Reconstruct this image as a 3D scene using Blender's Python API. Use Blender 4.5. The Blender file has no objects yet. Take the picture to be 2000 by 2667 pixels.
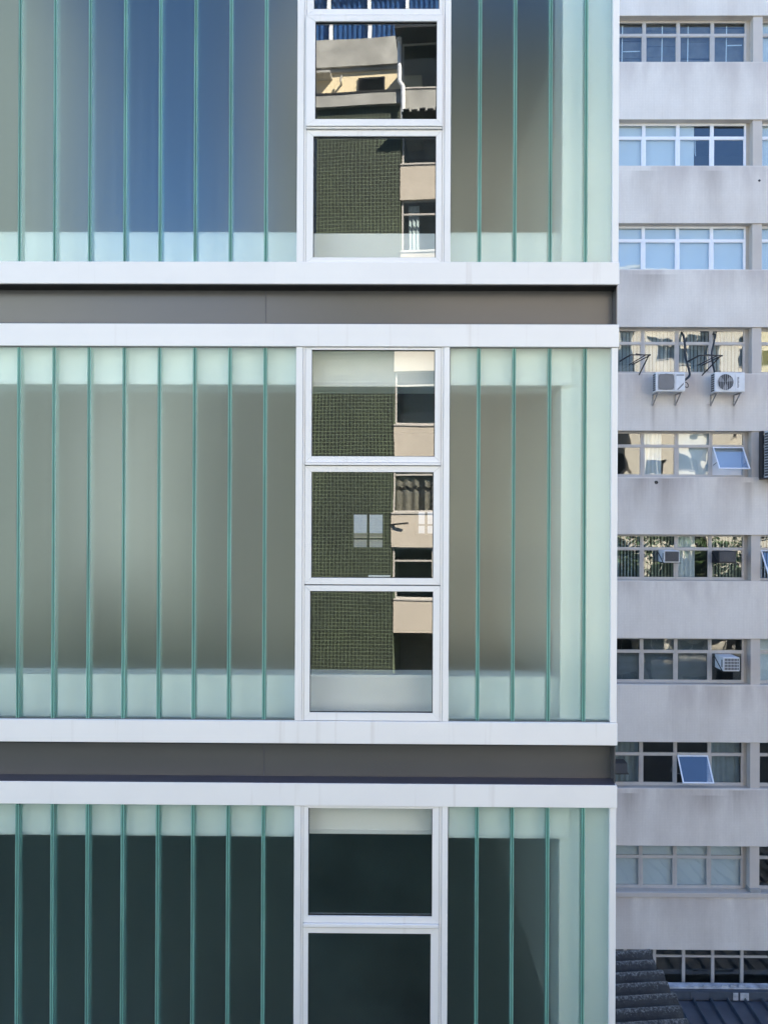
import bpy, bmesh, math, random
from mathutils import Vector, Matrix

random.seed(7)
R = math.radians
SC = bpy.context.scene
COL = SC.collection
GROUND = 0.0
EYE = 16.5            # camera height above the street

# ------------------------------------------------------------------ camera, sky, sun, exposure
cam_data = bpy.data.cameras.new('camera')
cam_data.sensor_fit = 'VERTICAL'
cam_data.sensor_height = 36.0
cam_data.lens = 28.5
cam_data.clip_start = 0.1
cam_data.clip_end = 3000
cam = bpy.data.objects.new('camera', cam_data)
COL.objects.link(cam)
cam.matrix_world = (Matrix.Translation((0.052, -6.0, EYE)) @ Matrix.Rotation(R(0.5), 4, 'Z')
                    @ Matrix.Rotation(R(90), 4, 'X') @ Matrix.Rotation(R(0.24), 4, 'Z'))
SC.camera = cam

SUN = Vector((0.55, 0.50, 0.67)).normalized()
world = bpy.data.worlds.new('World')
SC.world = world
world.use_nodes = True
wnt = world.node_tree
sky = wnt.nodes.new('ShaderNodeTexSky')
sky.sky_type = 'NISHITA'
sky.sun_disc = False
sky.sun_elevation = math.asin(SUN.z)
sky.sun_rotation = math.atan2(SUN.x, SUN.y)
sky.air_density = 1.0
sky.dust_density = 0.0
sky.altitude = 2500
sky.ozone_density = 6.0
wnt.links.new(sky.outputs[0], wnt.nodes['Background'].inputs[0])
wnt.nodes['Background'].inputs[1].default_value = 0.068
sun_data = bpy.data.lights.new('sun', 'SUN')
sun_data.energy = 5.0
sun_data.angle = R(0.53)
sun_data.color = (1.0, 0.92, 0.79)
sun = bpy.data.objects.new('sun', sun_data)
sun.rotation_euler = SUN.to_track_quat('Z', 'Y').to_euler()
COL.objects.link(sun)
SC.view_settings.view_transform = 'Standard'
SC.view_settings.look = 'None'
SC.view_settings.gamma = 1.0
SC.view_settings.use_curve_mapping = False
SC.view_settings.exposure = 3.1
SC.cycles.use_denoising = True
SC.cycles.max_bounces = 14
SC.cycles.transmission_bounces = 12
SC.cycles.transparent_max_bounces = 24
SC.cycles.diffuse_bounces = 4
SC.cycles.glossy_bounces = 6
SC.cycles.sample_clamp_indirect = 8.0


# ------------------------------------------------------------------ helpers
def s2l(v):
    v /= 255.0
    return v / 12.92 if v <= 0.04045 else ((v + 0.055) / 1.055) ** 2.4


def rgb(r, g, b):
    return (s2l(r), s2l(g), s2l(b), 1.0)


class Nodes:
    """small wrapper for building a node material"""
    def __init__(self, name):
        self.m = bpy.data.materials.new(name)
        self.m.use_nodes = True
        self.nt = self.m.node_tree
        self.nt.nodes.clear()
        self.out = self.n('ShaderNodeOutputMaterial')

    def n(self, t, **kw):
        nd = self.nt.nodes.new(t)
        for k, v in kw.items():
            setattr(nd, k, v)
        return nd

    def l(self, a, b):
        self.nt.links.new(a, b)

    def coords(self, scale=(1, 1, 1), generated=False):
        tc = self.n('ShaderNodeTexCoord')
        mp = self.n('ShaderNodeMapping')
        mp.inputs['Scale'].default_value = scale
        self.l(tc.outputs['Object'], mp.inputs[0])
        return mp.outputs[0]

    def world(self, scale=(1, 1, 1)):
        g = self.n('ShaderNodeNewGeometry')
        mp = self.n('ShaderNodeMapping')
        mp.inputs['Scale'].default_value = scale
        self.l(g.outputs['Position'], mp.inputs[0])
        return mp.outputs[0]

    def noise(self, vec, scale=1.0, detail=4.0, rough=0.55):
        nz = self.n('ShaderNodeTexNoise')
        nz.inputs['Scale'].default_value = scale
        nz.inputs['Detail'].default_value = detail
        nz.inputs['Roughness'].default_value = rough
        self.l(vec, nz.inputs['Vector'])
        return nz.outputs['Fac']

    def ramp(self, fac, stops):
        r = self.n('ShaderNodeValToRGB')
        el = r.color_ramp.elements
        while len(el) < len(stops):
            el.new(0.5)
        for e, (p, c) in zip(el, stops):
            e.position = p
            e.color = c if len(c) == 4 else (*c, 1)
        self.l(fac, r.inputs[0])
        return r.outputs[0]

    def mix(self, fac, a, b, mode='MIX'):
        m = self.n('ShaderNodeMix', data_type='RGBA', blend_type=mode)
        for i, v in ((0, fac), (6, a), (7, b)):
            if hasattr(v, 'links') or hasattr(v, 'is_linked'):
                self.l(v, m.inputs[i])
            else:
                m.inputs[i].default_value = v
        return m.outputs[2]

    def math(self, op, a, b=None):
        m = self.n('ShaderNodeMath', operation=op)
        for i, v in ((0, a), (1, b)):
            if v is None:
                continue
            if hasattr(v, 'is_linked'):
                self.l(v, m.inputs[i])
            else:
                m.inputs[i].default_value = v
        return m.outputs[0]

    def bump(self, h, strength=0.2, dist=0.01):
        b = self.n('ShaderNodeBump')
        b.inputs['Strength'].default_value = strength
        b.inputs['Distance'].default_value = dist
        self.l(h, b.inputs['Height'])
        return b.outputs[0]

    def principled(self, color, rough=0.5, metal=0.0, normal=None, spec=None, ior=None):
        p = self.n('ShaderNodeBsdfPrincipled')
        if hasattr(color, 'is_linked'):
            self.l(color, p.inputs['Base Color'])
        else:
            p.inputs['Base Color'].default_value = color
        if hasattr(rough, 'is_linked'):
            self.l(rough, p.inputs['Roughness'])
        else:
            p.inputs['Roughness'].default_value = rough
        p.inputs['Metallic'].default_value = metal
        if spec is not None:
            p.inputs['Specular IOR Level'].default_value = spec
        if ior is not None:
            p.inputs['IOR'].default_value = ior
        if normal is not None:
            self.l(normal, p.inputs['Normal'])
        return p.outputs[0]

    def done(self, shader):
        self.l(shader, self.out.inputs['Surface'])
        return self.m


def plain(name, c, rough=0.5, metal=0.0, var=0.08, scale=3.0, spec=None):
    """painted or natural surface with a faint mottling of its own colour"""
    k = Nodes(name)
    nz = k.noise(k.world(), scale, 6)
    lo = tuple(x * (1 - var) for x in c[:3])
    hi = tuple(min(1, x * (1 + var)) for x in c[:3])
    col = k.ramp(nz, [(0.3, lo), (0.7, hi)])
    return k.done(k.principled(col, rough, metal, spec=spec))


class MB:
    """collects boxes, bars, tubes and prisms; build() links them as ONE mesh object"""
    def __init__(self):
        self.v, self.f, self.mi = [], [], []

    def add(self, vs, fs, mi=0):
        o = len(self.v)
        self.v += [tuple(v) for v in vs]
        self.f += [tuple(i + o for i in f) for f in fs]
        self.mi += [mi] * len(fs)
        return self

    def box(self, x0, x1, y0, y1, z0, z1, mi=0):
        vs = [(x0, y0, z0), (x1, y0, z0), (x1, y1, z0), (x0, y1, z0), (x0, y0, z1), (x1, y0, z1), (x1, y1, z1), (x0, y1, z1)]
        return self.add(vs, [(0, 3, 2, 1), (4, 5, 6, 7), (0, 1, 5, 4), (1, 2, 6, 5), (2, 3, 7, 6), (3, 0, 4, 7)], mi)

    def prism(self, poly, y0, y1, mi=0):
        """polygon in x-z extruded along y"""
        n = len(poly)
        vs = [(x, y0, z) for x, z in poly] + [(x, y1, z) for x, z in poly]
        fs = [tuple(range(n)), tuple(range(2 * n - 1, n - 1, -1))]
        fs += [(i, i + n, (i + 1) % n + n, (i + 1) % n) for i in range(n)]
        return self.add(vs, fs, mi)

    def tube(self, pts, r, n=8, mi=0):
        pts = [Vector(p) for p in pts]
        rings = []
        for i, p in enumerate(pts):
            d = (pts[min(i + 1, len(pts) - 1)] - pts[max(i - 1, 0)]).normalized()
            a = d.orthogonal().normalized() if i == 0 else (prev - d * prev.dot(d)).normalized()
            prev = a
            b = d.cross(a)
            rings.append([p + (a * math.cos(t) + b * math.sin(t)) * r for t in [2 * math.pi * k / n for k in range(n)]])
        vs = [v for ring in rings for v in ring]
        fs = []
        for i in range(len(rings) - 1):
            for k in range(n):
                fs.append((i * n + k, i * n + (k + 1) % n, (i + 1) * n + (k + 1) % n, (i + 1) * n + k))
        fs += [tuple(range(n))[::-1], tuple((len(rings) - 1) * n + k for k in range(n))]
        return self.add(vs, fs, mi)

    def bar(self, a, b, w, n=4):
        return self.tube([a, b], w * 0.7071, n)

    def mesh(self, name, mats, smooth=False, bevel=0.0):
        me = bpy.data.meshes.new(name)
        me.from_pydata(self.v, [], self.f)
        mats = mats if isinstance(mats, (list, tuple)) else [mats]
        for m in mats:
            me.materials.append(m)
        me.polygons.foreach_set('material_index', self.mi)
        bm = bmesh.new()
        bm.from_mesh(me)
        bmesh.ops.recalc_face_normals(bm, faces=bm.faces)
        if bevel:
            bmesh.ops.bevel(bm, geom=list(bm.edges), offset=bevel, segments=1, affect='EDGES')
        bm.to_mesh(me)
        bm.free()
        if smooth:
            me.polygons.foreach_set('use_smooth', [True] * len(me.polygons))
        me.update()
        return me

    def build(self, name, mats, parent=None, loc=(0, 0, 0), rot=(0, 0, 0), **kw):
        return put(name, self.mesh(name, mats, **kw), parent, loc, rot)


def put(name, me, parent=None, loc=(0, 0, 0), rot=(0, 0, 0)):
    o = bpy.data.objects.new(name, me)
    COL.objects.link(o)
    o.location = loc
    o.rotation_euler = rot
    if parent:
        o.parent = parent
    return o


def tag(o, label=None, cat=None, group=None, kind=None):
    for k, v in (('label', label), ('category', cat), ('group', group), ('kind', kind)):
        if v:
            o[k] = v
    return o


def thing(name, label, cat, loc=(0, 0, 0), rz=0.0, group=None):
    o = put(name, None, None, loc, (0, 0, rz))
    return tag(o, label, cat, group)


def box(name, mat, parent, x0, x1, y0, y1, z0, z1, bevel=0.0):
    return MB().box(x0, x1, y0, y1, z0, z1).build(name, mat, parent, bevel=bevel)


# ------------------------------------------------------------------ materials
def mat_white_metal():
    k = Nodes('white_coated_aluminium')
    n1 = k.noise(k.world((0.6, 0.6, 0.6)), 2.0, 5)
    st = k.noise(k.world((14, 14, 0.5)), 1.0, 4)
    c = k.ramp(n1, [(0.3, (0.78, 0.78, 0.79)), (0.7, (0.83, 0.83, 0.835))])
    dirt = k.ramp(st, [(0.62, (1, 1, 1)), (0.74, (0.90, 0.885, 0.875))])
    c = k.mix(1.0, c, dirt, 'MULTIPLY')
    return k.done(k.principled(c, 0.42, spec=0.5))


def mat_frost(name, rough, diffuse, outer):
    """cast channel glass: green-white, scatters what is behind it and mirrors softly"""
    k = Nodes(name)
    nz = k.noise(k.world((30, 30, 0.3)), 1.0, 6, 0.65)
    big = k.noise(k.world((1.3, 1.3, 0.5)), 1.0, 3)
    d = k.n('ShaderNodeBsdfDiffuse')
    k.l(k.ramp(nz, [(0.3, (0.50, 0.66, 0.61)), (0.72, (0.56, 0.71, 0.66))]), d.inputs['Color'])
    t = k.n('ShaderNodeBsdfTransparent')
    t.inputs['Color'].default_value = (*GLASS_TINT, 1)
    if outer:
        r = k.n('ShaderNodeMapRange')
        r.inputs['From Min'].default_value = 0.25
        r.inputs['From Max'].default_value = 0.75
        r.inputs['To Min'].default_value = rough * 0.93
        r.inputs['To Max'].default_value = rough * 1.07
        k.l(nz, r.inputs['Value'])
        g = k.n('ShaderNodeBsdfGlossy', distribution='BECKMANN')
        k.l(r.outputs[0], g.inputs['Roughness'])
        k.l(k.bump(nz, 0.012, 0.004), g.inputs['Normal'])
        oi = k.n('ShaderNodeObjectInfo')
        lvl = k.ramp(oi.outputs['Random'], [(0.0, (0.93, 0.93, 0.93)), (1.0, (1, 1, 1))])
        k.l(k.mix(1.0, k.ramp(nz, [(0.30, (0.73, 0.85, 0.84)), (0.70, (0.86, 1.0, 0.99))]), lvl, 'MULTIPLY'), g.inputs['Color'])
        lw = k.n('ShaderNodeLayerWeight')
        lw.inputs['Blend'].default_value = 0.5
        fac = k.math('ADD', k.math('MULTIPLY', k.math('POWER', lw.outputs['Facing'], 5.0), 1 - GLASS_R), GLASS_R)
    else:
        g = k.n('ShaderNodeBsdfRefraction', distribution='BECKMANN')
        g.inputs['Color'].default_value = (*GLASS_TINT, 1)
        g.inputs['IOR'].default_value = 1.15
        g.inputs['Roughness'].default_value = rough
        fac = 0.42
    m1 = k.n('ShaderNodeMixShader')
    if outer:
        k.l(fac, m1.inputs[0])
    else:
        m1.inputs[0].default_value = fac
    k.l(t.outputs[0], m1.inputs[1])
    k.l(g.outputs[0], m1.inputs[2])
    m2 = k.n('ShaderNodeMixShader')
    k.l(k.math('MULTIPLY', k.math('ADD', big, 0.5), diffuse), m2.inputs[0])
    k.l(m1.outputs[0], m2.inputs[1])
    k.l(d.outputs[0], m2.inputs[2])
    return k.done(m2.outputs[0])


GLASS_TINT = (0.94, 0.995, 0.995)
GLASS_R = 0.155


def mat_flange(name, c, rough=0.25):
    """glass looked at along its thickness: deep green, lets some light through"""
    k = Nodes(name)
    nz = k.noise(k.world((20, 20, 1.2)), 1.0, 5)
    col = k.ramp(nz, [(0.3, tuple(x * 0.8 for x in c)), (0.7, tuple(min(1, x * 1.2) for x in c))])
    p = k.principled(col, rough, ior=1.55)
    t = k.n('ShaderNodeBsdfTranslucent')
    k.l(col, t.inputs['Color'])
    mx = k.n('ShaderNodeMixShader')
    mx.inputs[0].default_value = 0.5
    k.l(p, mx.inputs[1])
    k.l(t.outputs[0], mx.inputs[2])
    return k.done(mx.outputs[0])


def mat_pane(name, r0, tint, wave=0.02, wscale=1.6, refl=(1, 1, 1)):
    """clear glazing: a mirror that gets stronger at grazing angles over tinted see-through glass"""
    k = Nodes(name)
    oi = k.n('ShaderNodeObjectInfo')
    tc = k.n('ShaderNodeTexCoord')
    ad = k.n('ShaderNodeVectorMath', operation='ADD')
    k.l(tc.outputs['Object'], ad.inputs[0])
    cm = k.n('ShaderNodeCombineXYZ')
    k.l(k.math('MULTIPLY', oi.outputs['Random'], 40.0), cm.inputs[0])
    k.l(k.math('MULTIPLY', oi.outputs['Random'], 17.0), cm.inputs[2])
    k.l(cm.outputs[0], ad.inputs[1])
    nz = k.noise(ad.outputs[0], wscale, 1.5, 0.4)
    nrm = k.bump(nz, 1.0, wave)
    lw = k.n('ShaderNodeLayerWeight')
    lw.inputs['Blend'].default_value = 0.5
    p5 = k.math('POWER', lw.outputs['Facing'], 5.0)
    fac = k.math('ADD', k.math('MULTIPLY', p5, 1 - r0), r0)
    t = k.n('ShaderNodeBsdfTransparent')
    t.inputs['Color'].default_value = (*tint, 1)
    g = k.n('ShaderNodeBsdfGlossy')
    g.inputs['Roughness'].default_value = 0.0
    g.inputs['Color'].default_value = (*refl, 1)
    k.l(nrm, g.inputs['Normal'])
    mx = k.n('ShaderNodeMixShader')
    k.l(fac, mx.inputs[0])
    k.l(t.outputs[0], mx.inputs[1])
    k.l(g.outputs[0], mx.inputs[2])
    return k.done(mx.outputs[0])


STAINS = [(7.60, 19.66, 0.06, 1.0, 0.55), (8.26, 19.66, 0.05, 0.8, 0.5), (9.21, 19.66, 0.07, 1.0, 0.6), (9.91, 19.66, 0.05, 0.7, 0.45),
          (7.2, 17.50, 0.35, 1.3, 0.55), (8.0, 17.50, 0.22, 1.5, 0.6), (10.35, 17.40, 0.12, 1.5, 0.6), (6.95, 8.40, 0.22, 0.9, 0.6), (9.2, 8.35, 0.4, 0.7, 0.5),
          (10.1, 8.5, 0.28, 1.0, 0.6), (7.3, 26.4, 0.3, 1.3, 0.4), (9.3, 26.4, 0.25, 1.2, 0.4), (7.6, 23.4, 0.5, 0.9, 0.45), (9.6, 11.5, 0.3, 1.0, 0.4)]


def mat_concrete_tile():
    """small pale mosaic facing with rain streaks and soot under the sills"""
    k = Nodes('pale_mosaic_facing')
    w = k.world()
    br = k.n('ShaderNodeTexBrick')
    br.offset = 0.0
    br.squash = 1.0
    br.inputs['Scale'].default_value = 1.0
    br.inputs['Brick Width'].default_value = 0.045
    br.inputs['Row Height'].default_value = 0.045
    br.inputs['Mortar Size'].default_value = 0.0035
    br.inputs['Mortar Smooth'].default_value = 0.3
    br.inputs['Bias'].default_value = 0.0
    br.inputs['Color1'].default_value = (0.71, 0.65, 0.575, 1)
    br.inputs['Color2'].default_value = (0.735, 0.675, 0.60, 1)
    br.inputs['Mortar'].default_value = (0.65, 0.59, 0.52, 1)
    sep = k.n('ShaderNodeSeparateXYZ')
    k.l(w, sep.inputs[0])
    cmb = k.n('ShaderNodeCombineXYZ')
    k.l(k.math('ADD', sep.outputs[0], sep.outputs[1]), cmb.inputs[0])
    k.l(sep.outputs[2], cmb.inputs[1])
    k.l(cmb.outputs[0], br.inputs['Vector'])
    streak = k.noise(k.world((1.1, 1.1, 0.28)), 1.0, 5, 0.55)
    fine = k.noise(k.world((16, 16, 0.8)), 1.0, 5, 0.6)
    blot = k.noise(k.world((0.7, 0.7, 0.9)), 1.0, 5, 0.6)
    c = k.mix(1.0, br.outputs['Color'], k.ramp(streak, [(0.42, (1, 1, 1)), (0.70, (0.86, 0.84, 0.83))]), 'MULTIPLY')
    c = k.mix(1.0, c, k.ramp(fine, [(0.50, (1, 1, 1)), (0.85, (0.95, 0.94, 0.93))]), 'MULTIPLY')
    c = k.mix(1.0, c, k.ramp(blot, [(0.3, (0.94, 0.935, 0.93)), (0.7, (1.03, 1.03, 1.03))]), 'MULTIPLY')
    # soot that rain carried down from each sill: fixed to the height below it (storeys are 3 m)
    ph = k.math('FRACT', k.math('DIVIDE', k.math('ADD', sep.outputs[2], 0.0), 3.0))
    band = k.ramp(ph, [(0.0, (0, 0, 0)), (0.56, (0, 0, 0)), (0.835, (1, 1, 1)), (0.845, (0, 0, 0))])
    st = k.ramp(streak, [(0.42, (0, 0, 0)), (0.62, (1, 1, 1))])
    grime = k.mix(1.0, band, st, 'MULTIPLY')
    c = k.mix(k.math('MULTIPLY', grime, 0.6), c, (0.42, 0.36, 0.33, 1))
    # rust and drip marks with places of their own: under the brackets and below two sills
    for (sx, sz, wd, ln, dark) in STAINS:
        u = k.math('DIVIDE', k.math('SUBTRACT', sep.outputs[0], sx), wd)
        gx = k.math('POWER', 2.718, k.math('MULTIPLY', k.math('MULTIPLY', u, u), -1.0))
        tz = k.math('DIVIDE', k.math('SUBTRACT', sz, sep.outputs[2]), ln)
        inz = k.math('MULTIPLY', k.math('GREATER_THAN', tz, 0.0), k.math('MAXIMUM', k.math('SUBTRACT', 1.0, tz), 0.0))
        f = k.math('MULTIPLY', k.math('MULTIPLY', gx, inz), k.math('MULTIPLY', k.math('ADD', fine, 0.35), dark))
        c = k.mix(f, c, (0.24, 0.185, 0.15, 1))
    return k.done(k.principled(c, 0.75, normal=k.bump(br.outputs['Fac'], 0.05, -0.003)))


def mat_green_tile():
    k = Nodes('green_mosaic_tile')
    tc = k.n('ShaderNodeTexCoord')
    sep = k.n('ShaderNodeSeparateXYZ')
    k.l(tc.outputs['Object'], sep.inputs[0])
    cmb = k.n('ShaderNodeCombineXYZ')
    k.l(sep.outputs[0], cmb.inputs[0])
    k.l(sep.outputs[2], cmb.inputs[1])
    br = k.n('ShaderNodeTexBrick')
    br.offset = 0.0
    br.inputs['Scale'].default_value = 1.0
    br.inputs['Brick Width'].default_value = 0.125
    br.inputs['Row Height'].default_value = 0.125
    br.inputs['Mortar Size'].default_value = 0.0105
    br.inputs['Mortar Smooth'].default_value = 0.25
    br.inputs['Color1'].default_value = (0.012, 0.017, 0.011, 1)
    br.inputs['Color2'].default_value = (0.020, 0.028, 0.017, 1)
    br.inputs['Mortar'].default_value = (0.11, 0.14, 0.09, 1)
    k.l(cmb.outputs[0], br.inputs['Vector'])
    blot = k.noise(k.world((0.5, 0.5, 0.4)), 1.0, 5)
    c = k.mix(1.0, br.outputs['Color'], k.ramp(blot, [(0.3, (0.75, 0.75, 0.8)), (0.7, (1.25, 1.25, 1.15))]), 'MULTIPLY')
    return k.done(k.principled(c, 0.6))


M = {}
M['white'] = mat_white_metal()
M['frost_outer'] = mat_frost('channel_glass_outer', 0.20, 0.012, True)
M['frost_inner'] = mat_frost('channel_glass_inner', 0.8, 0.02, False)
M['flange'] = mat_flange('channel_glass_flange', (0.33, 0.62, 0.56))
M['seal'] = mat_flange('green_joint_sealant', (0.10, 0.31, 0.27), 0.35)
M['clear'] = mat_pane('window_glass', 0.105, (0.97, 0.99, 0.985), 0.0009, 1.1)
M['back_clear'] = mat_pane('office_window_glass', 0.075, (0.86, 0.9, 0.9), 0.0035, 1.4)
M['ledge'] = plain('dark_blue_grey_flashing', (0.05, 0.055, 0.085), 0.45)
M['sash_glass'] = mat_pane('tilted_sash_glass', 0.12, (0.80, 0.86, 0.92), 0.002, 1.4)
M['gasket'] = plain('black_gasket', (0.012, 0.012, 0.013), 0.6)
M['groove'] = plain('shadow_gap_sealant', (0.16, 0.16, 0.17), 0.6)
kk = Nodes('grey_recess_panel')
M['recess'] = kk.done(kk.principled(kk.ramp(kk.noise(kk.world((0.8, 0.8, 2)), 1, 5), [(0.3, (0.080, 0.081, 0.087)), (0.7, (0.092, 0.092, 0.098))]), 0.26, spec=0.5, ior=1.85))
kk = Nodes('white_plaster')
_n = kk.noise(kk.world(), 30, 2, 0.7)
_b = kk.noise(kk.world((1.2, 1.2, 3)), 1, 5)
M['plaster'] = kk.done(kk.principled(kk.mix(1.0, kk.ramp(_n, [(0.22, (0.60, 0.59, 0.57)), (0.27, (0.93, 0.93, 0.925))]), kk.ramp(_b, [(0.3, (0.93, 0.935, 0.94)), (0.7, (1, 1, 1))]), 'MULTIPLY'), 0.8))
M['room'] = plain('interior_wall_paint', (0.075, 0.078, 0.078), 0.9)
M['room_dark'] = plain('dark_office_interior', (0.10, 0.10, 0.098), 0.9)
M['slab'] = plain('bare_concrete_slab', (0.13, 0.128, 0.125), 0.9)
M['mosaic'] = mat_concrete_tile()
M['column'] = plain('beige_painted_column', (0.52, 0.46, 0.40), 0.8, var=0.06, scale=1.5)
M['reveal'] = plain('beige_window_reveal', (0.46, 0.405, 0.34), 0.85, var=0.08)
M['alu'] = plain('aged_aluminium', (0.47, 0.44, 0.41), 0.45, var=0.06, scale=5)
M['alu_white'] = plain('white_enamelled_aluminium', (0.78, 0.79, 0.82), 0.4, var=0.03)
M['blind'] = plain('white_roller_blind', (0.80, 0.81, 0.82), 0.85, var=0.02)
M['blind_grey'] = plain('grey_vertical_blind', (0.34, 0.38, 0.40), 0.8, var=0.12)
M['blind_sand'] = plain('sand_vertical_blind', (0.36, 0.37, 0.28), 0.8, var=0.12)
M['blind_yellow'] = plain('yellow_blind', (0.62, 0.47, 0.16), 0.85, var=0.06)
M['board'] = plain('grey_board', (0.15, 0.15, 0.155), 0.9, var=0.25, scale=5)
M['paper'] = plain('white_paper_tape', (0.85, 0.86, 0.87), 0.8)
M['curtain_brown'] = plain('taupe_curtain', (0.30, 0.24, 0.20), 0.9, var=0.2, scale=8)
M['sky_blue_sheet'] = plain('mirrored_sky_blue', (0.03, 0.10, 0.30), 0.9, var=0.3, scale=4)  # blue of mirrored sky, put into sheets behind the penthouse glass
M['ac_white'] = plain('weathered_white_steel', (0.66, 0.66, 0.655), 0.5, var=0.06, scale=6)
M['ac_dark'] = plain('dark_grille', (0.03, 0.03, 0.032), 0.6)
M['ac_grey'] = plain('grey_fan_guard', (0.20, 0.20, 0.205), 0.5)
M['rust'] = plain('galvanised_bracket', (0.30, 0.29, 0.28), 0.5, 0.4, var=0.3, scale=9)
M['black_iron'] = plain('black_iron', (0.018, 0.018, 0.02), 0.5)
M['hose'] = plain('black_pipe_lagging', (0.014, 0.02, 0.024), 0.55, var=0.3, scale=12)
M['beige'] = plain('beige_render', (0.48, 0.425, 0.36), 0.9, var=0.07, scale=1.2)
M['yellow'] = plain('cream_render', (0.72, 0.60, 0.40), 0.9, var=0.05)
M['conc'] = plain('weathered_concrete', (0.33, 0.325, 0.305), 0.9, var=0.25, scale=1.4)
M['pale'] = plain('pale_cream_render', (0.62, 0.57, 0.49), 0.9, var=0.05)
M['pale_grey'] = plain('pale_grey_render', (0.24, 0.262, 0.255), 0.9, var=0.35, scale=0.35)
M['silver_render'] = plain('silver_grey_render', (0.42, 0.45, 0.455), 0.9, var=0.12, scale=0.6)
M['grey_render'] = plain('grey_render', (0.255, 0.295, 0.30), 0.9, var=0.12, scale=0.6)
M['dark_glass'] = plain('dark_window_glass', (0.02, 0.022, 0.026), 0.08)
M['asphalt'] = plain('asphalt', (0.05, 0.05, 0.052), 0.9, var=0.2, scale=2)
M['paving'] = plain('pavement_concrete', (0.24, 0.235, 0.225), 0.9, var=0.15, scale=2)
M['shade_wall'] = plain('mottled_green_shade_wall', (0.20, 0.27, 0.21), 0.95, var=0.6, scale=0.5)  # wall of the added shading building; its green tints the lowest panes
M['bark'] = plain('tree_bark', (0.09, 0.07, 0.05), 0.9, var=0.3, scale=6)
M['leaf'] = plain('tree_leaf', (0.05, 0.095, 0.03), 0.6, var=0.5, scale=1.3)
kk = Nodes('lichened_fibre_cement')
_n = kk.noise(kk.world(), 9, 8, 0.7)
_l = kk.noise(kk.world(), 30, 6, 0.75)
_c = kk.ramp(_n, [(0.3, (0.016, 0.019, 0.022)), (0.7, (0.04, 0.043, 0.045))])
_tc = kk.n('ShaderNodeTexCoord')
_sz = kk.n('ShaderNodeSeparateXYZ')
kk.l(_tc.outputs['Object'], _sz.inputs[0])
_cr = kk.math('MULTIPLY', kk.math('ADD', _sz.outputs[2], kk.math('MULTIPLY', _sz.outputs[0], 0.03)), 2.2)  # lichen plus lit edges: colour painted paler towards each wave crest
_l = kk.math('ADD', kk.math('MULTIPLY', _l, 0.82), _cr)
M['tile_roof'] = kk.done(kk.principled(kk.mix(kk.ramp(_l, [(0.66, (0, 0, 0)), (0.80, (1, 1, 1))]), _c, (0.16, 0.17, 0.17, 1)), 0.9, normal=kk.bump(_l, 0.5, 0.02)))
M['metal_roof'] = plain('blue_grey_sheet_metal', (0.085, 0.10, 0.125), 0.5, 0.2, var=0.15, scale=2)
M['metal_seam'] = plain('dark_metal_seam', (0.07, 0.085, 0.105), 0.5, 0.2, var=0.15, scale=4)
M['flash'] = plain('pale_roof_flashing', (0.42, 0.43, 0.44), 0.7, var=0.4, scale=4)


# ------------------------------------------------------------------ measured places
def fx(px):
    return (px - 1000.0) / 352.0


def fz(py):
    return EYE - (py - 1333.5) / 352.0


# ------------------------------------------------------------------ setting: street ground
box('ground', M['asphalt'], None, -200, 200, -200, 200, -0.5, 0.0)['kind'] = 'structure'
tag(bpy.data.objects['ground'], kind='structure')
p = box('pavement', M['paving'], None, -40, 60, -21.9, -18.5, 0.0, 0.14)
tag(p, kind='structure')
p = box('pavement', M['paving'], None, -40, 14, -3.6, -0.3, 0.0, 0.14)
tag(p, kind='structure')

# ------------------------------------------------------------------ the glass building
XL = -6.66                       # left end of what is built of the front
XR = fx(1606)
G = thing('glass_building', 'pale green channel glass building with white bands and a central strip of windows', 'building', (0, 0, 0))
BAND_Y = -0.022

# storeys: (z of the white band under the glass zone top .. ) all from the same set of levels
STOREY = 1194.0 / 352.0
mid_top, mid_bot = fz(904.0), fz(1878.0)
JOINTS = [688.5 - 92.0 * i for i in range(0, 25)]
JOINTS = [j for j in JOINTS if fx(j) > XL + 0.1][::-1]
LEFT_EDGES = [XL * 352 + 1000] + JOINTS + [769.5]
RIGHT_EDGES = [1169.5, 1245.0, 1336.5, 1428.5, 1520.5, 1587.0]


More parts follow.
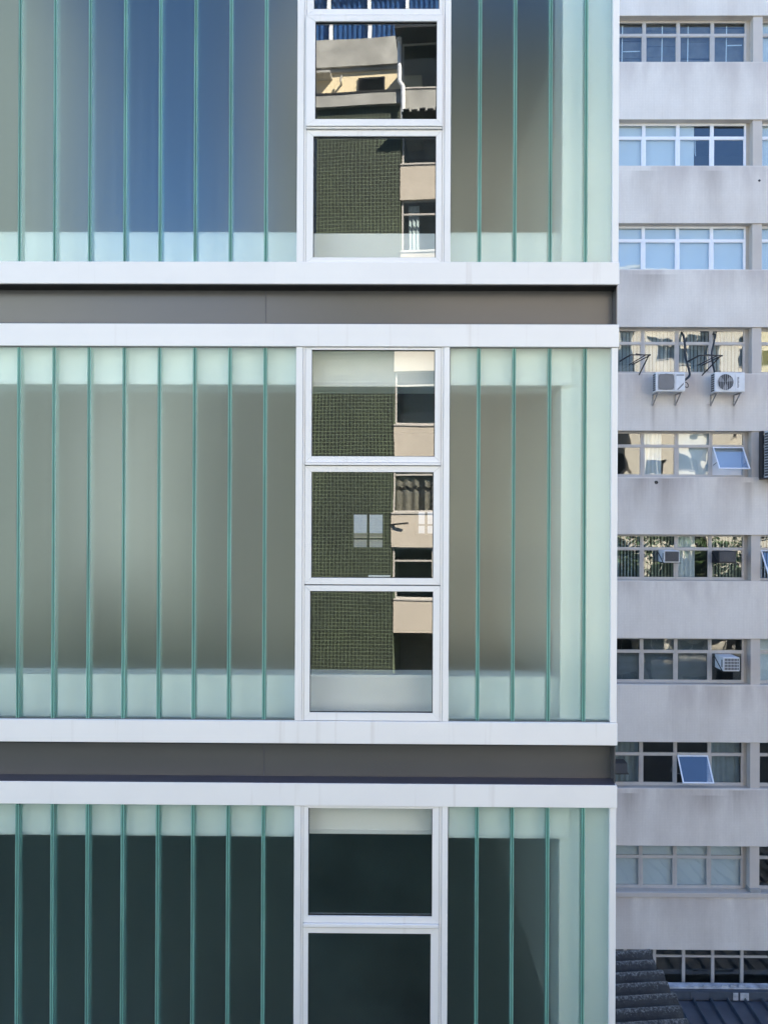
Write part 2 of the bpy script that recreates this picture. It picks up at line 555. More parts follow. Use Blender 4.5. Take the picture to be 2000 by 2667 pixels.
def channel_mesh(w, h, left=True, right=True):
    """one U-shaped glass channel, web to the street and flanges inward"""
    m = MB()
    t, fl, d = 0.0075, 0.0095, 0.06
    fa, fb = (fl if left else 0.0), (fl if right else 0.0)
    m.add([(fa, 0, 0), (w - fb, 0, 0), (w - fb, 0, h), (fa, 0, h)], [(0, 1, 2, 3)], 0)
    m.add([(fa, t, 0), (w - fb, t, 0), (w - fb, t, h), (fa, t, h)], [(3, 2, 1, 0)], 1)
    m.add([(fa, 0, 0), (w - fb, 0, 0), (w - fb, t, 0), (fa, t, 0)], [(3, 2, 1, 0)], 1)
    m.add([(fa, 0, h), (w - fb, 0, h), (w - fb, t, h), (fa, t, h)], [(0, 1, 2, 3)], 1)
    m.add([(fa, 0, 0), (fa, t, 0), (fa, t, h), (fa, 0, h)], [(0, 3, 2, 1)], 1)
    m.add([(w - fb, 0, 0), (w - fb, t, 0), (w - fb, t, h), (w - fb, 0, h)], [(0, 1, 2, 3)], 1)
    for a, b in ([(0.0, fl - 0.0006)] if left else []) + ([(w - fl + 0.0006, w)] if right else []):
        m.prism([(a, 0), (b, 0), (b, h), (a, h)], 0.0012, d, 2)
    me = bpy.data.meshes.new('glass_channel')
    me.from_pydata(m.v, [], m.f)
    for mt in (M['frost_outer'], M['frost_inner'], M['flange']):
        me.materials.append(mt)
    me.polygons.foreach_set('material_index', m.mi)
    bm = bmesh.new()
    bm.from_mesh(me)
    bmesh.ops.remove_doubles(bm, verts=bm.verts, dist=0.0001)
    bmesh.ops.recalc_face_normals(bm, faces=bm.faces)
    bm.to_mesh(me)
    bm.free()
    me.update()
    return me


CH_CACHE = {}
GAP = 0.008


def glaze(edges, z0, z1):
    for i in range(len(edges) - 1):
        a, b = fx(edges[i]), fx(edges[i + 1])
        x0 = a + (GAP / 2 if i else 0.002)
        x1 = b - (GAP / 2 if i < len(edges) - 2 else 0.002)
        key = (round(x1 - x0, 4), round(z1 - z0, 4), i > 0, i < len(edges) - 2)
        if key not in CH_CACHE:
            CH_CACHE[key] = channel_mesh(*key)
        put('glass_channel', CH_CACHE[key], G, (x0, random.uniform(0, 0.0015), z0), (0, 0, R(random.uniform(-0.12, 0.12))))
        if i:
            key = ('seal', round(z1 - z0, 4))
            if key not in CH_CACHE:
                CH_CACHE[key] = MB().box(-GAP / 2 + 0.0004, GAP / 2 - 0.0004, 0.005, 0.055, 0.001, z1 - z0 - 0.001).mesh('joint_sealant', M['seal'])
            put('joint_sealant', CH_CACHE[key], G, (a, 0, z0))


def mitred_frame(mb, x0, x1, z0, z1, w, y0, y1, gap=0.0008):
    """four mitred bars; w = (left, right, top, bottom)"""
    l, r, t, b = w
    g = gap
    mb.prism([(x0, z1), (x1, z1), (x1 - r - g, z1 - t), (x0 + l + g, z1 - t)][::-1], y0, y1)
    mb.prism([(x0, z0), (x1, z0), (x1 - r - g, z0 + b), (x0 + l + g, z0 + b)], y0, y1)
    mb.prism([(x0, z0 + g), (x0 + l, z0 + b + g), (x0 + l, z1 - t - g), (x0, z1 - g)], y0, y1)
    mb.prism([(x1, z0 + g), (x1, z1 - g), (x1 - r, z1 - t - g), (x1 - r, z0 + b + g)], y0, y1)
    return mb


def window(fr, gl, tilt=(0.0, 0.0), proud=0.0, label=None, handle=False):
    """fr, gl = (left, top, right, bottom) of sash frame and of glass, in facade measure"""
    x0, z1, x1, z0 = fx(fr[0]), fz(fr[1]), fx(fr[2]), fz(fr[3])
    gx0, gz1, gx1, gz0 = fx(gl[0]), fz(gl[1]), fx(gl[2]), fz(gl[3])
    m = MB()
    y0 = -0.008 - proud
    mitred_frame(m, x0, x1, z0, z1, (gx0 - x0, x1 - gx1, z1 - gz1, gz0 - z0), y0, y0 + 0.05)
    w = m.build('window', M['white'], G, bevel=0.0012)
    if label:
        w['label'] = label
    q = 0.0045
    mb = MB()
    ya, yb = y0 + 0.014, y0 + 0.034
    mb.box(gx0, gx1, ya, yb, gz1 - q, gz1)
    mb.box(gx0, gx1, ya, yb, gz0, gz0 + q)
    mb.box(gx0, gx0 + q, ya, yb, gz0 + q, gz1 - q)
    mb.box(gx1 - q, gx1, ya, yb, gz0 + q, gz1 - q)
    mb.build('gasket', M['gasket'], w)
    cx, cz = (gx0 + gx1) / 2, (gz0 + gz1) / 2
    hw, hh = (gx1 - gx0) / 2 - q * 0.6, (gz1 - gz0) / 2 - q * 0.6
    MB().box(-hw, hw, -0.003, 0.003, -hh, hh).build('pane', M['clear'], w, (cx, y0 + 0.024, cz), (R(tilt[0]), 0, R(tilt[1])))
    if handle:
        MB().box(cx - 0.03, cx + 0.135, 0.052, 0.075, gz0 - 0.004, gz0 + 0.016).build('handle', M['white'], w, bevel=0.002)
    return w


def storey(k, wins, trims):
    """k = 0 middle storey, 1 the one above, -1 below"""
    zt, zb = mid_top + k * STOREY, mid_bot + k * STOREY
    # white bands
    MB().box(XL, XR, BAND_Y, 0.13, zt, zt + 58.5 / 352).build('white_band', M['white'], G, bevel=0.003)
    MB().box(XL, XR, BAND_Y, 0.13, zb - 58.0 / 352, zb).build('white_band', M['white'], G, bevel=0.003)
    # thin dark shadow joints between bands and glass
    MB().box(XL, XR - 0.03, 0.004, 0.06, zt - 0.006, zt - 0.0005).build('head_joint', M['groove'], G)
    MB().box(XL, XR - 0.03, 0.004, 0.06, zb + 0.0005, zb + 0.005).build('sill_joint', M['groove'], G)
    z0, z1 = zb + 0.006, zt - 0.007
    glaze(LEFT_EDGES, z0, z1)
    glaze(RIGHT_EDGES, z0, z1)
    # end post at the corner and jambs of the window strip
    MB().box(fx(1588), XR - 0.004, -0.012, 0.15, zb + 0.003, zt - 0.003).build('corner_post', M['white'], G, bevel=0.002)
    for a, b in ((770.0, 787.5), (1153.5, 1169.0)):
        MB().box(fx(a), fx(b), -0.014, 0.12, zb + 0.002, zt - 0.002).build('jamb', M['white'], G, bevel=0.0015)
    for a, b in ((788.2, 793.4), (1147.3, 1152.8)):
        MB().box(fx(a), fx(b), -0.006, 0.12, zb + 0.002, zt - 0.002).build('jamb_rail', M['white'], G, bevel=0.001)
    for a in (787.85, 793.8, 1146.9, 1153.15):
        MB().box(fx(a - 0.35), fx(a + 0.35), 0.002, 0.1, zb + 0.003, zt - 0.003).build('jamb_groove', M['groove'], G)
    for w in wins:
        window(**w)
    for (a, b) in trims:
        MB().box(fx(795), fx(1146), -0.026, 0.03, fz(b), fz(a)).build('drip_rail', M['white'], G, bevel=0.001)
    # lining behind the glass: spandrel beam, low wall, column
    bz = zt - 94.0 / 352
    for (a, b, y0, ex) in ((XL, fx(766), 0.085, 0.0), (fx(766), fx(1174), 0.15, 0.004), (fx(1174), fx(1587) - 0.27, 0.085, 0.0)):
        MB().box(a + 0.001, b - 0.001, y0, 0.50, bz - ex, zt + 0.05).build('spandrel_beam', M['plaster'], G)
        MB().box(a + 0.001, b - 0.001, y0 - 0.008, y0 - 0.001, bz, bz + 0.028).build('beam_edge_trim', M['white'], G)
    kz = zb + 103.0 / 352
    MB().box(XL, fx(766), 0.20, 0.43, zb - 0.31, kz).build('low_wall', M['plaster'], G)
    MB().box(fx(766) + 0.001, fx(1174), 0.23, 0.433, zb - 0.31, kz + 0.002).build('low_wall', M['plaster'], G)
    MB().box(fx(1174) + 0.001, fx(1587) - 0.27, 0.20, 0.43, zb - 0.31, kz).build('low_wall', M['plaster'], G)
    MB().box(1.325, 1.672, 0.10, 0.40, zb - 0.02, zt + 0.05).build('column', M['plaster'], G)
    # floor, ceiling, back wall with real openings to the courtyard
    MB().box(XL, XR - 0.05, 0.51, 6.9, zt + 0.02, zt + 0.30).build('floor_slab', M['slab'], G)
    bw = MB()
    ops = [(-0.56, -0.05, -0.42, 0.15), (0.45, 0.75, -0.2, 0.2)]
    xs = sorted({XL, XR - 0.05} | {o[0] for o in ops} | {o[1] for o in ops})
    zc = (zt + zb) / 2 + 0.0
    for i in range(len(xs) - 1):
        a, b = xs[i], xs[i + 1]
        hole = [o for o in ops if abs(o[0] - a) < 1e-6]
        if hole and k != -1:
            o = hole[0]
            bw.box(a, b, 6.7, 6.9, zb - 0.33, zc + o[2])
            bw.box(a, b, 6.7, 6.9, zc + o[3], zt + 0.019)
        else:
            bw.box(a, b, 6.7, 6.9, zb - 0.33, zt + 0.019)
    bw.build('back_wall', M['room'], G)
    if k != -1:
        for o in ops:
            fb = MB()
            xm = (o[0] + o[1]) / 2
            mitred_frame(fb, o[0], o[1], zc + o[2], zc + o[3], (0.03,) * 4, 6.66, 6.72)
            fb.box(xm - 0.02, xm + 0.02, 6.67, 6.71, zc + o[2] + 0.03, zc + o[3] - 0.03)
            fb.box(o[0] + 0.03, o[1] - 0.03, 6.675, 6.705, zc + o[2] + 0.15, zc + o[2] + 0.175)
            fb.build('back_window_frame', M['room_dark'], G)
    MB().box(XR - 0.045, XR - 0.006, 0.16, 6.9, zb - 0.335, zt + 0.31).build('side_wall', M['plaster'], G)
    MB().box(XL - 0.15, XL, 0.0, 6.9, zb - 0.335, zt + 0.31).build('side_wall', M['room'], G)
    # grey recess above the glass zone of this storey
    MB().box(XL, XR - 0.012, 0.125, 0.5, zt + 58.5 / 352 - 0.05, zt + (58.5 + 103) / 352).build('recess_panel', M['recess'], G)
    za, zc2 = zt + 58.5 / 352, zt + (58.5 + 102.6) / 352
    MB().box(XL, XR - 0.013, BAND_Y + 0.006, 0.1245, za + 0.0005, za + 0.006).build('ledge_flashing', M['ledge'], G)
    MB().box(XL, XR - 0.013, BAND_Y + 0.004, 0.1245, zc2 - 0.007, zc2 - 0.0005).build('soffit_strip', M['gasket'], G)
    rr = random.Random(k + 5)
    xj = XL + 0.9
    while xj < XR - 0.3:
        MB().box(xj - 0.002, xj + 0.002, 0.1235, 0.13, za + 0.008, zc2 - 0.008).build('panel_joint', M['ledge'], G)
        xj += 2.43
    MB().box(XR - 0.011, XR - 0.003, 0.02, 0.5, zt + 58.5 / 352 + 0.001, zt + (58.5 + 103) / 352).build('recess_end_cap', M['recess'], G)


FL, FR = 794.2, 1146.5
storey(0, [dict(fr=(FL, 905.5, FR, 1204.5), gl=(810.5, 911.5, 1131.0, 1189.0), tilt=(0.05, 0.05)),
           dict(fr=(FL, 1213.5, FR, 1522.5), gl=(811.0, 1229.5, 1128.5, 1505.5), tilt=(-0.02, 0.16), handle=True),
           dict(fr=(FL, 1525.5, FR, 1876.5), gl=(808.5, 1540.0, 1128.5, 1856.5), tilt=(0.02, 0.08))],
       [(1205.5, 1212.0)])
storey(1, [dict(fr=(FL, -286, FR, 39.5), gl=(812.0, -279, 1138.0, 24.4), tilt=(0.0, -0.1)),
           dict(fr=(FL, 47.0, FR, 333.5), gl=(817.0, 62.5, 1132.0, 316.0), tilt=(-0.1, -0.16), proud=0.03, label='top-hung sash standing slightly open'),
           dict(fr=(FL, 340.0, FR, 684.5), gl=(812.0, 355.0, 1131.5, 671.0), tilt=(0.0, -0.16))],
       [(40.0, 44.0), (334.3, 338.5)])
storey(-1, [dict(fr=(FL, 2099.5, FR, 2403.0), gl=(806.5, 2105.0, 1129.0, 2386.5), tilt=(0.05, 0.0)),
            dict(fr=(FL, 2416.0, FR, 2712.0), gl=(807.0, 2430.5, 1126.0, 2696.0), tilt=(0.0, 0.1)),
            dict(fr=(FL, 2715.0, FR, 3070.0), gl=(808.5, 2730.0, 1128.5, 3050.0))],
       [(2404.0, 2412.0), (2712.6, 2714.6)])
# what lies above and below the three storeys built in full
zt = mid_top + STOREY
MB().box(XL - 0.15, XR, BAND_Y, 6.9, zt + (58.5 + 103) / 352, zt + 1.5).build('roof_parapet', M['white'], G)
zb = mid_bot - STOREY
MB().box(XL - 0.15, XR - 0.012, 0.125, 6.9, 0.0, zb - 58.0 / 352 + 0.05).build('podium', M['recess'], G)

# ------------------------------------------------------------------ the concrete office building behind
YB = 17.5


def bx(px):
    return (px - 1018.4) / 89.87 + 0.052


def bz(py):
    return EYE - (py - 3.5 - 1333.5) / 89.87


B = thing('concrete_building', 'stained grey office block with rows of aluminium windows behind the glass building', 'building', (0, 0, 0))
PITCH = 3.0
OPEN = 1.335
Z5 = bz(1123)
COLW = 0.275
PANEW = 0.992
BAY = 4 * PANEW + COLW + 0.135
X_COL = bx(1953.5)                       # left face of the column in view


def lintel(i):
    return Z5 + (5 - i) * PITCH


BXL, BXR = -8.0, 21.0
for i in range(1, 11):
    z = lintel(i)
    top = z + PITCH - OPEN
    MB().box(BXL, BXR, YB, YB + 0.30, z, top).build('spandrel', M['mosaic'], B, bevel=0.006)
    if i == 9:
        MB().box(BXL, BXR, YB - 0.05, YB + 0.25, z - OPEN - 0.125, z - OPEN + 0.004).build('ledge', M['column'], B, bevel=0.006)
    MB().box(BXL, BXR, YB + 0.05, YB + 0.31, z - OPEN - 0.02, z - OPEN + 0.006).build('sill', M['reveal'], B)
MB().box(BXL, BXR, YB, YB + 0.30, 0.0, lintel(10) - OPEN - 0.021).build('base_wall', M['mosaic'], B)
MB().box(BXL, 85, YB, YB + 14, lintel(1) + PITCH - OPEN + 0.02, 62).build('tall_shade_storeys', M['mosaic'], B)  # unseen storeys, made this tall and long to shade the block opposite
MB().box(BXR + 0.01, 85, YB, YB + 14, 0, lintel(1) + PITCH - OPEN).build('far_shade_wing', M['mosaic'], B)  # unseen length added to carry the same shade along the street
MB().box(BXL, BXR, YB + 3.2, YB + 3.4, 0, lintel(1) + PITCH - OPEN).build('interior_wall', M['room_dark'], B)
for i in range(1, 11):
    MB().box(BXL, BXR, YB + 0.32, YB + 3.18, lintel(i) + 0.35, lintel(i) + 0.55).build('ceiling', M['slab'], B)

GY = YB + 0.26                            # plane of the window frames
_frames = {}


def frame_mesh(h_low=True, w=PANEW, white=False, openlow=False):
    key = (w, white, openlow)
    if key in _frames:
        return _frames[key]
    m = MB()
    H = OPEN
    s = 0.05
    m.box(0, s, 0, 0.06, 0.0, H)
    m.box(w - s, w, 0, 0.06, 0.0, H)
    m.box(s, w - s, 0, 0.06, H - 0.06, H)
    m.box(s, w - s, 0.0, 0.06, 0.0, 0.07)
    m.box(s, w - s, -0.006, 0.06, H - 0.452, H - 0.378)
    m.box(-0.011, 0.011, -0.012, 0.02, 0.0, H)          # cover strip over the joint
    if not openlow:
        q = 0.018
        z0, z1 = 0.07, H - 0.452
        m.box(s, s + q, 0.008, 0.045, z0, z1)
        m.box(w - s - q, w - s, 0.008, 0.045, z0, z1)
        m.box(s + q, w - s - q, 0.008, 0.045, z0, z0 + q)
        m.box(s + q, w - s - q, 0.008, 0.045, z1 - q, z1)
    _frames[key] = m.mesh('office_window', M['alu_white'] if white else M['alu'])
    return _frames[key]


_misc = {}


def cached(key, fn):
    if key not in _misc:
        _misc[key] = fn()
    return _misc[key]


def slats(n, w, h, wid, mat, turn=20, drop=()):
    m = MB()
    for k in range(n):
        if k in drop:
            continue
        x = (k + 0.5) * w / n
        a = R(turn + random.uniform(-8, 8))
        dx, dy = math.cos(a) * wid / 2, math.sin(a) * wid / 2
        lean = random.uniform(-0.006, 0.006)
        m.add([(x - dx, -dy, 0), (x + dx, dy, 0), (x + dx + lean, dy, h), (x - dx + lean, -dy, h),
               (x - dx, -dy + 0.003, 0), (x + dx, dy + 0.003, 0), (x + dx + lean, dy + 0.003, h), (x - dx + lean, -dy + 0.003, h)],
              [(0, 1, 2, 3), (7, 6, 5, 4), (0, 4, 5, 1), (1, 5, 6, 2), (2, 6, 7, 3), (3, 7, 4, 0)])
    return m.mesh('blind', mat)


def hslats(w, h, step, mat):
    m = MB()
    z = 0.0
    while z < h:
        m.add([(0, -0.012, z), (w, -0.012, z), (w, 0.012, z + 0.014), (0, 0.012, z + 0.014),
               (0, -0.012, z + 0.002), (w, -0.012, z + 0.002), (w, 0.012, z + 0.016), (0, 0.012, z + 0.016)],
              [(3, 2, 1, 0), (4, 5, 6, 7), (0, 1, 5, 4), (1, 2, 6, 5), (2, 3, 7, 6), (3, 0, 4, 7)])
        z += step
    return m.mesh('blind', mat)


def folds(w, h, n, depth, mat, seed=1):
    rnd = random.Random(seed)
    m = MB()
    N = n * 6
    pts = []
    for k in range(N + 1):
        t = k / N
        pts.append((t * w, math.sin(t * n * 2 * math.pi + rnd.uniform(-0.3, 0.3)) * depth * rnd.uniform(0.6, 1.0)))
    vs = [(x, y, 0) for x, y in pts] + [(x, y * 0.6, h) for x, y in pts]
    vs += [(x, y + 0.004, 0) for x, y in pts] + [(x, y * 0.6 + 0.004, h) for x, y in pts]
    L = N + 1
    fs = []
    for k in range(N):
        fs.append((k, k + 1, L + k + 1, L + k))
        fs.append((3 * L + k, 3 * L + k + 1, 2 * L + k + 1, 2 * L + k))
    m.add(vs, fs)
    return m.mesh('curtain', mat, smooth=True)


SASH_H, SASH_W = OPEN - 0.452 - 0.07, PANEW - 0.10


def office_window(x, i, dress='dark', openlow=False, white=False):
    """x = left edge; returns the window part"""
    z = lintel(i) - OPEN
    w = put('office_window', frame_mesh(white=white, openlow=openlow), B, (x, GY, z))
    H = OPEN
    up = cached('pane_up', lambda: MB().box(0, PANEW - 0.10, 0, 0.005, 0, 0.318).mesh('pane', M['back_clear']))
    lo = cached('pane_lo', lambda: MB().box(0, PANEW - 0.10, 0, 0.005, 0, SASH_H).mesh('pane', M['back_clear']))
    t = lambda a: R(random.uniform(-a, a))
    put('pane', up, w, (0.05, 0.022, H - 0.378), (t(0.35), 0, t(0.35)))
    if not openlow:
        put('pane', lo, w, (0.05, 0.026, 0.07), (t(0.35), 0, t(0.35)))
    else:
        s = MB()
        mitred_frame(s, 0, SASH_W, -SASH_H, 0, (0.035,) * 4, -0.03, 0.0)
        a = R(-36)
        sash = s.build('sash', M['alu_white'], w, (0.05, 0.0, H - 0.46), (a, 0, 0))
        sash['label'] = 'sash swung open at the bottom'
        g = MB().box(0.032, SASH_W - 0.032, -0.018, -0.013, -SASH_H + 0.032, -0.032)
        put('pane', g.mesh('pane', M['sash_glass']), w, (0.05, 0.0, H - 0.46), (a, 0, 0))
        st = MB()
        for sx in (0.07, PANEW - 0.07):
            st.bar((sx, 0.0, H - 0.46 - 0.52), (sx, -0.32, H - 0.46 - 0.44), 0.014)
        st.build('stay', M['rust'], w)
    W = PANEW
    if dress == 'blind':
        put('blind', cached('bl', lambda: MB().box(0, W - 0.02, 0, 0.004, 0, H - 0.02).mesh('blind', M['blind'])), w, (0.01, 0.10, 0.01))
    elif dress == 'blind_half':
        put('blind', cached('blh', lambda: MB().box(0, W * 0.5, 0, 0.004, 0, H - 0.02).mesh('blind', M['blind'])), w, (0.01, 0.10, 0.01))
        put('blind_cord', cached('cord', lambda: MB().tube([(0, 0, 0.9), (0.01, -0.01, 0.5), (0.035, -0.01, 0.42), (0.03, -0.01, 0.6), (0.02, -0.01, 1.0)], 0.006, 5).mesh('blind_cord', M['paper'])), w, (W * 0.5 + 0.02, 0.09, 0.0))
    elif dress == 'blind_low':
        put('blind', cached('bll', lambda: MB().box(0, W - 0.02, 0, 0.004, 0, 0.86).mesh('blind', M['blind'])), w, (0.01, 0.10, 0.01))
    elif dress == 'yellow':
        put('blind', cached('bly', lambda: MB().box(0, W - 0.02, 0, 0.004, 0, H - 0.02).mesh('blind', M['blind_yellow'])), w, (0.01, 0.10, 0.01))
    elif dress == 'vertical':
        put('blind', slats(9, W - 0.04, H - 0.1, 0.10, M['blind_grey'], 14), w, (0.02, 0.16, 0.04))
    elif dress == 'vertical_sand':
        put('blind', slats(10, W - 0.04, H - 0.1, 0.055, M['blind_sand'], 8), w, (0.02, 0.16, 0.04))
    elif dress == 'vertical_thin':
        put('blind', slats(10, W - 0.04, H - 0.1, 0.045, M['blind_grey'], 10), w, (0.02, 0.16, 0.04))
    elif dress == 'horizontal':
        put('blind', cached('hz', lambda: hslats(W - 0.04, H - 0.06, 0.034, M['blind_grey'])), w, (0.02, 0.12, 0.03))
    elif dress == 'horizontal_low':
        put('blind', cached('hzl', lambda: hslats(W - 0.04, 0.82, 0.034, M['blind_grey'])), w, (0.02, 0.12, 0.03))
    elif dress == 'boards':
        m = MB()
        zz = 0.0
        while zz < H - 0.05:
            hh = random.uniform(0.28, 0.5)
            sk = random.uniform(-0.03, 0.03)
            m.prism([(0, zz), (W, zz + sk), (W, min(H, zz + hh - 0.012) + sk), (0, min(H, zz + hh - 0.012))], random.uniform(0, 0.015), 0.03)
            zz += hh
        m.build('board', M['board'], w, (0.0, 0.16, 0.0))
        tp = MB()
        xx = random.uniform(0.3, 0.6)
        tp.prism([(xx, 0.06), (xx + 0.03, 0.06), (xx + 0.045, H - 0.06), (xx + 0.015, H - 0.06)], 0, 0.004)
        if random.random() < 0.75:
            zz = random.uniform(0.45, 0.7)
            tp.prism([(xx + 0.05, zz), (W - 0.08, zz + 0.01), (W - 0.08, zz + 0.04), (xx + 0.05, zz + 0.03)], 0, 0.004)
        tp.build('paper_strip', M['paper'], w, (0.0, 0.13, 0.0))
    elif dress == 'sheer':
        put('curtain', folds(W * 0.62, H - 0.06, 5, 0.03, M['blind'], int(x * 100)), w, (0.0, 0.2, 0.03))
    elif dress == 'curtain':
        put('curtain', folds(W * 0.95, H - 0.06, 6, 0.03, M['blind_grey'], int(x * 100)), w, (0.02, 0.2, 0.03))
    return w


DRESS = {
    1: ['boards'] * 4, 2: ['blind', 'blind', 'blind_half', 'dark'], 3: ['blind'] * 4,
    4: ['vertical', 'vertical', 'vertical', 'vertical'], 5: ['dark', 'sheer', 'blind', 'blind_low'],
    6: ['vertical_thin', 'vertical_sand', 'sheer', 'vertical_sand'], 7: ['horizontal_low', 'horizontal', 'horizontal', 'dark'],
    8: ['curtain', 'dark', 'dark', 'curtain'], 9: ['blind'] * 4,
}
RIGHT = {1: 'blind', 2: 'blind', 3: 'blind', 4: 'yellow', 5: 'dark', 6: 'vertical_thin', 7: 'blind', 8: 'dark', 9: 'dark'}
OPENED = {(5, 3), (8, 2), (6, 4)}
X_BAY = X_COL - 0.10 - 4 * PANEW
for i in range(1, 10):
    z = lintel(i)
    for b in (-1, 0, 1):
        xb = X_BAY + b * BAY
        for j in range(4):
            if b == -1 and j < 2:
                continue
            if b == 1:
                d = RIGHT[i] if j < 2 else random.choice(['dark', 'blind', 'vertical'])
            elif b == 0:
                d = DRESS[i][j]
            else:
                d = random.choice(['dark', 'blind', 'vertical'])
            op = (b == 0 and (i, j) in OPENED) or (b == 1 and j == 0 and (i, 4) in OPENED)
            office_window(xb + j * PANEW, i, d, op, white=(i in (2, 3)))
        if b >= 0:
            MB().box(xb + 4 * PANEW, xb + 4 * PANEW + 0.10, YB + 0.27, YB + 0.31, z - OPEN, z).build('reveal', M['reveal'], B)
        xc = xb + 4 * PANEW + 0.10
        MB().box(xc, xc + COLW, YB + 0.045, YB + 0.34, z - OPEN, z + 0.002).build('column', M['column'], B, bevel=0.006)
        if i == 9:
            MB().box(xc - 0.004, xc + COLW + 0.004, YB - 0.03, YB + 0.3, z - OPEN - 0.12, z - OPEN + 0.12).build('column_base', M['conc'], B, bevel=0.004)
    MB().box(X_BAY + 2 * BAY, BXR, YB + 0.28, YB + 0.31, z - OPEN, z).build('wall_infill', M['reveal'], B)
    MB().box(BXL, X_BAY - BAY + 2 * PANEW, YB + 0.28, YB + 0.31, z - OPEN, z).build('wall_infill', M['reveal'], B)
# lowest row: continuous dark glazing with slim mullions
z10 = lintel(10)
for k in range(-4, 14):
    x = bx(1550 + 0.2712 * 605) - 0.055 + k * 0.846
    m = MB()
    m.box(0, 0.085, 0, 0.07, 0, OPEN - 0.08)
    m.box(0.085, 0.846, 0.01, 0.06, OPEN - 0.41, OPEN - 0.355)
    m.box(0.085, 0.846, 0.01, 0.06, 0, 0.05)
    w = put('office_window', cached('w10', lambda: m.mesh('office_window', M['alu'])), B, (x, GY - 0.05, z10 - OPEN + 0.08))
    put('pane', cached('p10', lambda: MB().box(0, 0.76, 0, 0.005, 0, OPEN - 0.14).mesh('pane', M['back_clear'])), w, (0.0855, 0.03, 0.05), (0, 0, R(random.uniform(-0.3, 0.3))))


# ------------------------------------------------------------------ air conditioners, racks and hoses on the office wall
def outdoor_unit(x, z, w, h, label, guard='round', depth=0.30, off=0.20):
    """x, z = lower left of the casing; stands off the wall on two brackets"""
    t = thing('air_conditioner', label, 'air conditioner', (x, YB - off - depth, z), 0, 'outdoor air conditioner units on the office wall')
    cs = MB().box(0, w, 0.012, depth, 0, h).build('casing', M['ac_white'], t, bevel=0.012)
    fw = w * 0.66
    MB().box(0.008, fw, 0, 0.011, 0.012, h - 0.012).build('front_panel', M['ac_white'], t, bevel=0.004)
    cx, cz, r = fw * 0.53, h * 0.5, h * 0.41
    m = MB()
    n = 28
    ex = 1.0 if guard == 'round' else 0.35
    sp = lambda v: math.copysign(abs(v) ** ex, v)
    m.prism([(cx + sp(math.cos(2 * math.pi * k / n)) * r, cz + sp(math.sin(2 * math.pi * k / n)) * r) for k in range(n)], -0.004, -0.001)
    fan = m.build('fan_opening', M['ac_dark'] if guard == 'round' else M['ac_grey'], t)
    bl = MB()
    for k in range(3):
        a = k * 2.094 + 0.4
        pts = [(cx + math.cos(a + q) * rr, cz + math.sin(a + q) * rr) for q, rr in ((0, 0.03), (-0.25, r * 0.9), (0.15, r * 0.95), (0.55, r * 0.8), (0.5, 0.05))]
        bl.prism(pts, -0.008, -0.0045)
    bl.build('fan_blade', M['ac_grey'], t)
    g = MB()
    if guard == 'round':
        for k in range(9):
            dx = (k - 4) / 4.5 * r
            hh = math.sqrt(max(0.0, r * r - dx * dx))
            g.box(cx + dx - 0.0025, cx + dx + 0.0025, -0.014, -0.009, cz - hh, cz + hh)
    else:
        for k in range(11):
            dz = (k - 5) / 5.2 * r
            g.box(cx - r, cx + r, -0.014, -0.009, cz + dz - 0.004, cz + dz + 0.004)
        g.box(cx - r, cx - r + 0.008, -0.014, -0.009, cz - r, cz + r)
        g.box(cx + r - 0.008, cx + r, -0.014, -0.009, cz - r, cz + r)
    ring = [(cx + math.cos(2 * math.pi * k / n) * r, -0.0165, cz + math.sin(2 * math.pi * k / n) * r) for k in range(n + 1)]
    g.tube(ring, 0.007, 5)
    g.build('fan_guard', M['ac_grey'] if guard != 'round' else M['ac_white'], t)
    sd = MB()
    for k in range(4):
        y = 0.03 + k * (depth - 0.06) / 4
        for q in range(8):
            zz = 0.03 + q * (h - 0.06) / 8
            sd.box(-0.004, 0.001, y + 0.006, y + (depth - 0.06) / 4 - 0.006, zz + 0.008, zz + (h - 0.06) / 8 - 0.008)
    sd.build('side_grille', M['ac_dark'], t)
    cv = MB().box(fw + 0.012, w - 0.01, -0.004, 0.011, 0.03, h - 0.03).build('service_cover', M['ac_white'], t, bevel=0.004)
    lb = MB()
    if guard == 'round':
        for k in range(9):
            lb.box(fw + 0.07, fw + 0.07 + (0.05 if k % 3 else 0.035), -0.0065, -0.0045, h * 0.22 + k * h * 0.062, h * 0.22 + k * h * 0.062 + h * 0.045)
    else:
        lb.box(fw + 0.03, w - 0.04, -0.0065, -0.0045, h * 0.82, h * 0.88)
        lb.prism([(fw + 0.04, h * 0.1), (fw + 0.09, h * 0.1), (w - 0.05, h * 0.36), (w - 0.05, h * 0.47)], -0.0065, -0.0045)
    lb.build('label_plate', M['ac_grey'], t)
    back = depth + off
    for sx in (0.06, w - 0.12):
        k = MB()
        k.box(sx, sx + 0.035, 0.02, back, -0.035, -0.003)
        k.box(sx, sx + 0.035, back - 0.035, back, -0.34, -0.036)
        k.bar((sx + 0.0175, 0.10, -0.04), (sx + 0.0175, back - 0.03, -0.30), 0.026)
        k.build('bracket', M['rust'], t)
    return t


AX, AZ = bx(1692), bz(1018)
outdoor_unit(bx(1692) - 0.03, 19.94, 0.83, 0.55, 'white outdoor air conditioner with a square fan guard, left of the pair under the window', 'square')
outdoor_unit(bx(1843) - 0.05, 19.93, 0.85, 0.56, 'white outdoor air conditioner with a round fan, right of the pair under the window', 'round')

